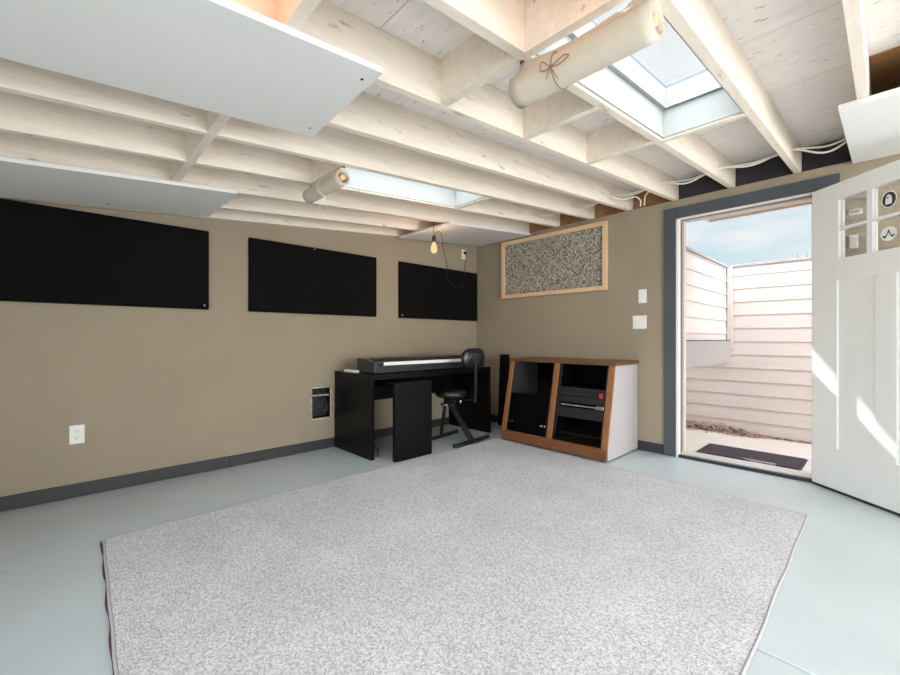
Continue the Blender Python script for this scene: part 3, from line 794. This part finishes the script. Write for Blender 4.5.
cord = [(bx, by, bz + .164), (bx + .02, by + .02, bz + .20), (bx + .035, by + .06, bz + .185), (bx - .05, by + .16, bz + .08), (bx - .35, by + .5, 1.78), (XL + .06, 3.30, 1.72),
        (XL + .05, 3.42, 1.66), (XL + .045, 3.53, 1.63), (XL + .045, 3.58, 1.70), (XL + .04, 3.61, 1.86), (XL + .035, 3.638, 2.02), (XL + .03, 3.64, 2.055)]
MB().tube(smooth_pts(cord, 8), .003, 8).build('cord', M['black_cord'], hb)
MB().box(XL + .0095, XL + .034, 3.624, 3.656, 2.058, 2.092).build('plug', M['black_plastic'], hb, bevel=.004)

# two more lit bulbs of the string: one lies above the large white panel, one behind the large roll
def spare_bulb(x, y, z, label, group=None):
    t = thing('string_bulb', (x, y, z), label, 'light bulb', group)
    MB().lathe([(0, 0), (.012, .002), (.024, .012), (.030, .032), (.029, .052), (.022, .078), (.013, .108)], (x, y, z), 18).build('bulb_glass', M['bulb'], t)
    MB().lathe([(0, .100), (.0135, .100), (.017, .104), (.017, .14), (0, .145)], (x, y, z), 16).build('socket', M['black_plastic'], t)
    zt = rz_(y, RH)
    MB().tube([(x, y, z + .14), (x, y, zt)], .003, 8).build('cord', M['black_cord'], t)
spare_bulb(-1.03, .20, rz_(.20, .008), 'lit bulb between rafters beside the large white panel, its orange glow at the top edge')
spare_bulb(-.60, .98, rz_(.98, .010), 'lit bulb above the top edge of the photo, behind the large roll')

for lx, ly, dz_ in ((1.9, .9, .25), (1.7, 1.9, .35), (.95, 2.85, .45)):  # unseen bulbs added to brighten the ceiling and the right side
    spare_bulb(lx, ly, rz_(ly, -dz_), 'lit string bulb under the rafters on the right side of the room', 'string bulbs outside the frame')
# ------------------------------------------------------------------ desk
dk = thing('desk', (-3.26, 2.65, 0), 'black desk with panel ends against the left wall, carrying the piano', 'desk')
dx0, dx1, dy0, dy1, dz = -3.566, -2.947, 1.888, 3.405, .714
bw_ = .003
MB().box(dx0, dx1, dy0, dy1, dz - .048, dz).build('desktop', M['black_wood'], dk, bevel=.002)
MB().box(dx0, dx1, dy0, dy0 + .036, 0, dz - .048).build('side_panel', M['black_wood'], dk, bevel=.0015)
MB().box(dx0, dx1, dy1 - .036, dy1, 0, dz - .048).build('side_panel', M['black_wood'], dk, bevel=.0015)
MB().box(-3.545, -3.525, dy0 + .036, dy1 - .036, .40, dz - .048).build('back_panel', M['black_wood'], dk, bevel=.001)  # back panel, its dark face also standing in for shade on the wall
# pull-out return
po = thing('pull_out_table', (-3.1, 2.2, 0), 'black nested side table pulled out from under the left part of the desk', 'side table')
MB().box(-3.50, -2.760, 2.000, 2.398, .604, .646).build('tabletop', M['black_wood'], po, bevel=.0015)
MB().box(-2.797, -2.760, 2.000, 2.398, .002, .604).build('leg_panel', M['black_wood'], po, bevel=.0015)
# paper on the desk
sh = [(-3.43, 1.905), (-3.22, 1.915), (-3.225, 1.945), (-3.43, 1.94)]
tag(MB().prism(sh, 'z', dz + .0005, dz + .022).build('paper_stack', M['paper'], bevel=.003), 'small white stack of paper at the left end of the desk, beside the piano', 'papers')
# cord below the desk
tag(MB().tube(smooth_pts([(-2.99, 1.985, .006), (-3.08, 2.05, .006), (-3.22, 2.13, .006), (-3.34, 2.12, .02), (-3.50, 2.09, .06), (-3.555, 2.1, .20), (-3.56, 2.11, .34)], 8), .005, 8).build('power_cord', M['black_cord']), 'black power cord on the floor under the left part of the desk', 'cord')
# ------------------------------------------------------------------ digital piano
pn = thing('digital_piano', (-3.15, 2.64, dz), 'black slab digital piano with a row of white keys on the desk', 'digital piano')
px0, px1, py0, py1 = -3.275, -2.985, 1.950, 3.335
pz = dz + .008
prof = [(px0, pz), (px1, pz), (px1, pz + .056), (px1 - .006, pz + .060), (px0 + .135, pz + .060), (px0 + .115, pz + .112), (px0, pz + .118)]
m = MB(); m.prism(prof, 'y', py0 + .05, py1 - .05); m.build('case', M['piano'], pn, bevel=.002)
ck_ = [(px0, pz), (px1, pz), (px1, pz + .088), (px1 - .03, pz + .094), (px0 + .115, pz + .114), (px0, pz + .119)]
for a, b in ((py0, py0 + .05), (py1 - .05, py1)):
    MB().prism(ck_, 'y', a, b).build('cheek', M['piano'], pn, bevel=.003)
for yy in (py0 + .1, py1 - .1):
    for xx in (px0 + .05, px1 - .05): MB().tube([(xx, yy, dz), (xx, yy, pz)], .014, 12).build('foot', M['dark_rubber'], pn)
KW = (py1 - py0 - .10 - .10) / 52; ky = py0 + .10
kp = None
for i in range(52):
    if kp is None:
        kp = MB().box(px1 - .155, px1 - .006, ky + .0005, ky + KW - .0005, pz + .062, pz + .090).build('white_key', M['ivory'], pn, bevel=.001)
    else:
        k = kp.copy(); COL.objects.link(k); k.location.y = KW * i
bp_ = None; PAT = [1, 0, 1, 1, 0, 1, 1]   # a c d f g: sharps after these white keys
for i in range(51):
    if not PAT[i % 7] : continue
    if bp_ is None:
        b0 = i; bp_ = MB().box(px1 - .155, px1 - .058, ky + KW * (i + 1) - .0055, ky + KW * (i + 1) + .0055, pz + .086, pz + .101).build('black_key', M['black_key'], pn, bevel=.0015)
    else:
        k = bp_.copy(); COL.objects.link(k); k.location.y = KW * (i - b0)
m = MB().box(px1 - .1575, px1 - .02, py0 + .05, ky, pz + .068, pz + .086); m.build('key_block', M['black_plastic'], pn, bevel=.002)
m = MB().box(px1 - .1575, px1 - .02, ky + KW * 52, py1 - .05, pz + .068, pz + .086); m.build('key_block', M['black_plastic'], pn, bevel=.002)
q = MB().lathe([(0, .010), (.011, .010), (.013, 0)], (px0 + .06, py0 + .13, pz + .115), 14); q.build('volume_knob', M['black_plastic'], pn)
MB().box(px0 + .04, px0 + .08, py0 + .22, py0 + .50, pz + .112, pz + .118).build('button_row', M['grey_mesh'], pn)

# ------------------------------------------------------------------ drummer style stool with backrest
st = thing('stool', (-2.93, 2.83, 0), 'black round stool with a low padded backrest standing in front of the desk', 'stool')
sx, sy, szt = -2.955, 2.815, .515
m = MB().lathe([(0, .0), (.13, .0), (.155, .012), (.162, .03), (.158, .052), (.14, .064), (.08, .070), (0, .071)], (sx, sy, szt - .071), 32)
m.build('seat', M['vinyl'], st)
MB().lathe([(0, 0), (.05, 0), (.05, .05), (.09, .06), (.09, .066), (0, .066)], (sx, sy, szt - .137), 16).build('seat_hub', M['black_metal'], st)
HF = Vector((-2.745, 2.89, .022)); HR = Vector((-3.150, 2.895, .022))
def bar(a, b, w, name, mm):
    a = Vector(a); b = Vector(b); d = (b - a).normalized(); s = d.cross(Vector((0, 0, 1)))
    if s.length < .1: s = Vector((0, 1, 0))
    s.normalize(); u = s.cross(d); w2, h2 = w[0] / 2, w[1] / 2
    MB().hexa([a - s * w2 - u * h2, a + s * w2 - u * h2, a + s * w2 + u * h2, a - s * w2 + u * h2, b - s * w2 - u * h2, b + s * w2 - u * h2, b + s * w2 + u * h2, b - s * w2 + u * h2]).build(name, mm, st, bevel=.003)
bar((-2.722, 2.650, .0285), (-2.772, 3.150, .0285), (.034, .030), 'foot_bar', M['black_metal'])
bar((-3.125, 2.690, .0165), (-3.185, 3.110, .0165), (.034, .030), 'foot_bar', M['black_metal'])
for pos in ((-2.722, 2.648), (-2.772, 3.152)):
    m = MB().box(pos[0] - .02, pos[0] + .02, pos[1] - .016, pos[1] + .016, .0135, .048); m.build('end_cap', M['dark_rubber'], st, bevel=.004)
for pos in ((-3.125, 2.688), (-3.185, 3.112)):
    m = MB().box(pos[0] - .02, pos[0] + .02, pos[1] - .016, pos[1] + .016, .0005, .036); m.build('end_cap', M['dark_rubber'], st, bevel=.004)
bar((-2.749, 2.885, .040), (-3.045, 2.800, .455), (.030, .030), 'leg', M['black_metal'])
bar((-2.749, 2.925, .040), (-3.020, 2.846, .420), (.018, .018), 'leg', M['black_metal'])
bar((-3.150, 2.862, .030), (-2.990, 2.780, .440), (.030, .030), 'leg', M['black_metal'])
MB().tube([(-3.045, 2.76, .36), (-2.96, 2.86, .36)], .014, 12).build('pivot_bolt', M['chrome'], st)
MB().tube([(sx + .075, sy + .06, .425), (sx + .075, sy + .06, .395), (sx + .075, sy + .06, .375)], [.010, .010, .007], 12).build('lock_knob', M['chrome'], st)
bar((sx + .02, sy + .02, szt - .09), (sx + .26, sy + .07, szt - .085), (.034, .014), 'back_bracket', M['black_metal'])
bar((sx + .262, sy + .072, szt - .105), (sx + .272, sy + .076, .86), (.032, .016), 'back_post', M['black_metal'])
BX, BY, BZ = sx + .245, sy + .092, .832
m = MB(); NS = 24
def BR(u, v):
    # padded back: rounded outline, curved about the sitter
    return None
prof = []
for k in range(NS):
    a = 2 * PI * k / NS; ex = 2.6
    cs, sn = math.cos(a), math.sin(a)
    prof.append((.150 * abs(cs) ** (2 / ex) * (1 if cs >= 0 else -1), .096 * abs(sn) ** (2 / ex) * (1 if sn >= 0 else -1)))
layers = [(-.040, .80), (-.034, .95), (-.018, 1.0), (.004, .985), (.014, .90)]
vs = []
for (d, s) in layers:
    for (yy, zz) in prof:
        yv = yy * s; vs.append((BX + d - .9 * yv * yv, BY + yv, BZ + zz * s))
fs = [(l * NS + k, l * NS + (k + 1) % NS, (l + 1) * NS + (k + 1) % NS, (l + 1) * NS + k) for l in range(len(layers) - 1) for k in range(NS)]
fs += [tuple(range(NS))[::-1], tuple((len(layers) - 1) * NS + k for k in range(NS))]
m._add(vs, fs, True); m.build('backrest', M['vinyl'], st)
MB().box(BX + .008, BX + .020, BY - .05, BY + .05, BZ - .05, BZ + .05).build('back_plate', M['black_metal'], st, bevel=.003)
for dz_ in (-.03, .03):
    MB().tube([(BX + .018, BY, BZ + dz_), (BX + .028, BY, BZ + dz_)], .007, 10).build('bolt', M['chrome'], st)

# ------------------------------------------------------------------ dark board standing behind the rack
m = MB().hexa([(-3.150, 3.760, .001), (-3.030, 3.760, .001), (-3.030, 3.790, .001), (-3.150, 3.790, .001), (-3.150, 3.805, .832), (-3.030, 3.805, .832), (-3.030, 3.835, .832), (-3.150, 3.835, .832)])
tag(m.build('standing_board', M['black_felt'], bevel=.004), 'narrow dark board leaning on the back wall between the desk and the wooden rack', 'board')

# ------------------------------------------------------------------ slanted rack cabinet
cx0, cx1 = -2.660, -1.562
cab = thing('rack_cabinet', ((cx0 + cx1) / 2, 3.55, 0), 'wooden two bay equipment rack with slanted front, beside the doorway', 'rack cabinet')
ZS0, ZS1, YS0, YS1 = .105, .788, 3.255, 3.402
KS = (YS1 - YS0) / (ZS1 - ZS0)
def sl(x, z, d=0.0): return Vector((x, YS0 + KS * (z - ZS0) + d, z))
def sbox(x0, x1, z0, z1, d0, d1):
    return MB().hexa([sl(x0, z0, d0), sl(x1, z0, d0), sl(x1, z0, d1), sl(x0, z0, d1), sl(x0, z1, d0), sl(x1, z1, d0), sl(x1, z1, d1), sl(x0, z1, d1)])
sp = [(YS0 + .004, .014), (YS0 + .004, ZS0), (YS1 + .004, ZS1), (3.852, ZS1), (3.852, .014)]
MB().prism(sp, 'x', cx1 - .018, cx1).build('side_panel', M['side_grey'], cab)['label'] = 'pale grey side panel'
MB().prism(sp, 'x', cx0, cx0 + .018).build('side_panel', M['side_grey'], cab)['label'] = 'pale grey side panel'
MB().box(cx0 - .002, cx1 + .002, YS0 - .018, YS0 + .004, .014, ZS0 + .004).build('plinth', M['oak'], cab, bevel=.003)
for a, b in ((cx0 - .002, cx0 + .050), (-2.138, -2.088), (cx1 - .050, cx1 + .002)):
    sbox(a, b, ZS0 + .004, ZS1, -.016, .006).build('front_post', M['oakv'], cab, bevel=.003)
tp = MB().box(cx0 - .014, cx1 + .012, YS1 - .020, 3.858, ZS1, ZS1 + .030).build('top', M['oaktop'], cab, bevel=.003)
MB().box(cx0 + .018, cx1 - .018, 3.836, 3.850, .014, ZS1).build('back_panel', M['rack_dark'], cab)
MB().box(cx0 + .018, cx1 - .018, YS0 + .006, 3.836, .085, ZS0).build('bottom', M['rack_dark'], cab)
MB().prism([(YS0 + .03, ZS0), (YS1 + .02, ZS1 - .002), (3.836, ZS1 - .002), (3.836, ZS0)], 'x', -2.122, -2.104).build('divider', M['rack_dark'], cab)
MB().box(cx0 + .018, cx1 - .018, YS1 + .02, 3.836, ZS1 - .006, ZS1).build('top_lining', M['rack_dark'], cab)
# left bay: smoked glass door over a dark blank panel
L0, L1 = cx0 + .052, -2.140
sbox(L0, L1, .112, .470, .006, .030).build('blank_panel', M['rack_grey'], cab, bevel=.002)
gd = sbox(L0, L1, .110, .783, -.008, -.003).build('glass_door', M['smoke_glass'], cab); gd['label'] = 'smoked black glass door'
for xx, w in ((L0 + .045, .05), (L1 - .070, .022), (L1 - .035, .018)):
    h = sbox(xx - w / 2, xx + w / 2, .196, .212, -.016, -.008); h.build('chrome_hinge', M['chrome'], gd, bevel=.002)
sbox(L1 - .012, L1 - .004, .110, .783, -.0095, -.008).build('door_edge', M['rack_black'], gd)
# right bay
R0, R1 = -2.086, cx1 - .052
for a in (R0, R1 - .022):
    sbox(a, a + .022, .112, .780, .012, .016).build('rack_rail', M['rack_black'], cab)
un = sbox(R0 + .004, R1 - .004, .448, .580, .002, .010).build('rack_unit', M['rack_black'], cab, bevel=.002)
sbox(R0 + .02, R1 - .02, .507, .511, .000, .002).build('panel_groove', M['rack_dark'], un)
sbox(R1 - .062, R1 - .032, .508, .548, -.008, .002).build('red_switch', M['red'], un, bevel=.003)
m = MB()
for k in range(5):
    xx = R0 + .07 + k * .062
    q = sbox(xx, xx + .03, .520, .526, .0005, .002); m._add(q.v, q.f)
m.build('button_marks', M['grey_mesh'], un)
sbox(R0 + .004, R1 - .004, .318, .405, .002, .010).build('rack_unit', M['rack_black'], cab, bevel=.002)
# deep bodies behind the units so they read as equipment
MB().box(R0 + .03, R1 - .03, YS1 - .02, 3.80, .452, .576).build('unit_body', M['rack_dark'], cab)
rl = sbox(R0 + .03, R1 - .03, .420, .432, -.004, .002).build('slide_bar', M['chrome'], cab, bevel=.001)
sbox(R1 - .085, R1 - .012, .413, .442, -.008, -.002).build('bracket', M['chrome'], rl, bevel=.002)
sbox(R0 + .004, R0 + .060, .417, .437, -.006, -.002).build('bracket', M['black_metal'], rl, bevel=.002)
for xx in (R0 + .075, R0 + .20): 
    q = sbox(xx - .006, xx + .006, .420, .434, -.008, -.004); q.build('bolt', M['chrome'], rl)
sbox(R0 + .004, R1 - .004, .112, .172, .004, .014).build('lower_lip', M['smoke_glass'], cab, bevel=.002)
MB().box(R0 + .03, R1 - .03, YS0 + .06, 3.78, .165, .172).build('shelf', M['rack_black'], cab)
for xx in (cx0 + .05, cx1 - .05):
    for yy in (3.30, 3.80): MB().box(xx - .025, xx + .025, yy - .025, yy + .025, .0, .014).build('foot', M['dark_rubber'], cab)

# ------------------------------------------------------------------ sun, bulbs, added fill lamps, sky
SUN_EL = math.radians(43.3); th = math.radians(5.0)
hx, hy = .7611 * math.cos(th) + .6486 * math.sin(th), -.6486 * math.cos(th) + .7611 * math.sin(th)
ld = Vector((hx * math.cos(SUN_EL), hy * math.cos(SUN_EL), -math.sin(SUN_EL)))
s = bpy.data.lights.new('sun', 'SUN'); s.energy = 28.0; s.angle = math.radians(.6); s.color = (1, .96, .90)
so = bpy.data.objects.new('sun', s); COL.objects.link(so); so.rotation_euler = ld.to_track_quat('-Z', 'Y').to_euler()
def area(name, loc, rot, sx_, sy_, power, col=(1, 1, 1)):
    l = bpy.data.lights.new(name, 'AREA'); l.shape = 'RECTANGLE'; l.size = sx_; l.size_y = sy_; l.energy = power; l.color = col
    o = bpy.data.objects.new(name, l); COL.objects.link(o); o.location = loc; o.rotation_euler = rot
    return o
# added fill lamps just inside the two assumed windows behind the camera
area('window_daylight_right', (XR - .02, 1.75, .985), (0, PI / 2 + .12, 0), 1.4, 3.0, 122, (.95, .98, 1))
area('window_daylight_rear', (1.05, YR + .02, 1.075), (PI / 2, 0, 0), 2.6, 1.0, 28, (.94, .98, 1))
def lamp(name, loc, power, col, r=.03):
    l = bpy.data.lights.new(name, 'POINT'); l.energy = power; l.color = col; l.shadow_soft_size = r
    o = bpy.data.objects.new(name, l); COL.objects.link(o); o.location = loc
W = (1.0, .36, .09)
lamp('bulb_light_corner', (bx, by, bz + .04), 5.0, (1, .62, .36), .015)
lamp('bulb_light_panel', (-1.03, .20, rz_(.20, .008) + .04), 2.4, (1, .30, .06), .015)
lamp('bulb_light_roll', (-.60, .98, rz_(.98, .010) + .04), .25, W, .015)
for lx, ly, lp, dz_ in ((1.9, .9, 2, .25), (1.7, 1.9, 8, .35), (.95, 2.85, 24, .45)):
    lamp('string_light', (lx, ly, rz_(ly, -dz_) + .045), lp, (1, .86, .74), .02)  # fill from the added bulbs out of view

w = bpy.data.worlds.new('sky'); scene.world = w; t = NT(w)
bg = t.n['Background']
tc = t.add('ShaderNodeTexCoord'); sepx = t.add('ShaderNodeSeparateXYZ'); t.link(tc.outputs['Generated'], sepx.inputs[0])
rp = t.add('ShaderNodeValToRGB'); e = rp.color_ramp.elements
e[0].position = 0.0; e[0].color = (.80, .89, .93, 1); e[1].position = .9; e[1].color = (.72, .82, .95, 1)
k = e.new(.22); k.color = (.54, .73, .83, 1); k = e.new(.42); k.color = (.84, .91, .98, 1)
t.link(sepx.outputs['Z'], rp.inputs[0])
mpw = t.add('ShaderNodeMapping'); mpw.inputs['Scale'].default_value = (1.6, 1.6, 5.0); mpw.inputs['Location'].default_value = (.3, .2, .1)
t.link(tc.outputs['Generated'], mpw.inputs[0])
nz = t.add('ShaderNodeTexNoise', i_Scale=2.2, i_Detail=6.0, i_Roughness=.55); t.link(mpw.outputs[0], nz.inputs['Vector'])
cr = t.add('ShaderNodeMapRange', i_From_Min=.40, i_From_Max=.62); t.link(nz.outputs['Fac'], cr.inputs['Value'])
mx = t.add('ShaderNodeMix', data_type='RGBA'); t.link(cr.outputs[0], mx.inputs['Factor']); t.link(rp.outputs[0], mx.inputs['A'])
mx.inputs['B'].default_value = (.93, .93, .93, 1)
# sky strength boosted overhead and opposite the door to add light
dt = t.add('ShaderNodeVectorMath', operation='DOT_PRODUCT'); dt.inputs[1].default_value = (.35, -.45, .82); t.link(tc.outputs['Generated'], dt.inputs[0])
br = t.add('ShaderNodeMapRange', i_From_Min=.05, i_From_Max=.85, i_To_Min=1.0, i_To_Max=9.0); t.link(dt.outputs['Value'], br.inputs['Value'])
t.link(mx.outputs['Result'], bg.inputs['Color']); t.link(br.outputs[0], bg.inputs['Strength'])

# ------------------------------------------------------------------ camera
cd = bpy.data.cameras.new('camera'); cam = bpy.data.objects.new('camera', cd); COL.objects.link(cam)
cd.sensor_fit = 'HORIZONTAL'; cd.sensor_width = 36; cd.lens = 412.8 / 900 * 36; cd.shift_y = .94 / 900; cd.clip_start = .02
cam.location = (0, 0, 1.02); cam.rotation_euler = (PI / 2, 0, math.radians(46.51))
scene.camera = cam
vs_ = scene.view_settings
vs_.view_transform = 'Standard'; vs_.look = 'None'; vs_.exposure = 0.02; vs_.gamma = 1.0; vs_.use_curve_mapping = False
scene.cycles.max_bounces = 10; scene.cycles.diffuse_bounces = 6; scene.cycles.transparent_max_bounces = 12
scene.cycles.sample_clamp_indirect = 4.0; scene.cycles.caustics_reflective = False; scene.cycles.caustics_refractive = False
scene.cycles.use_denoising = True
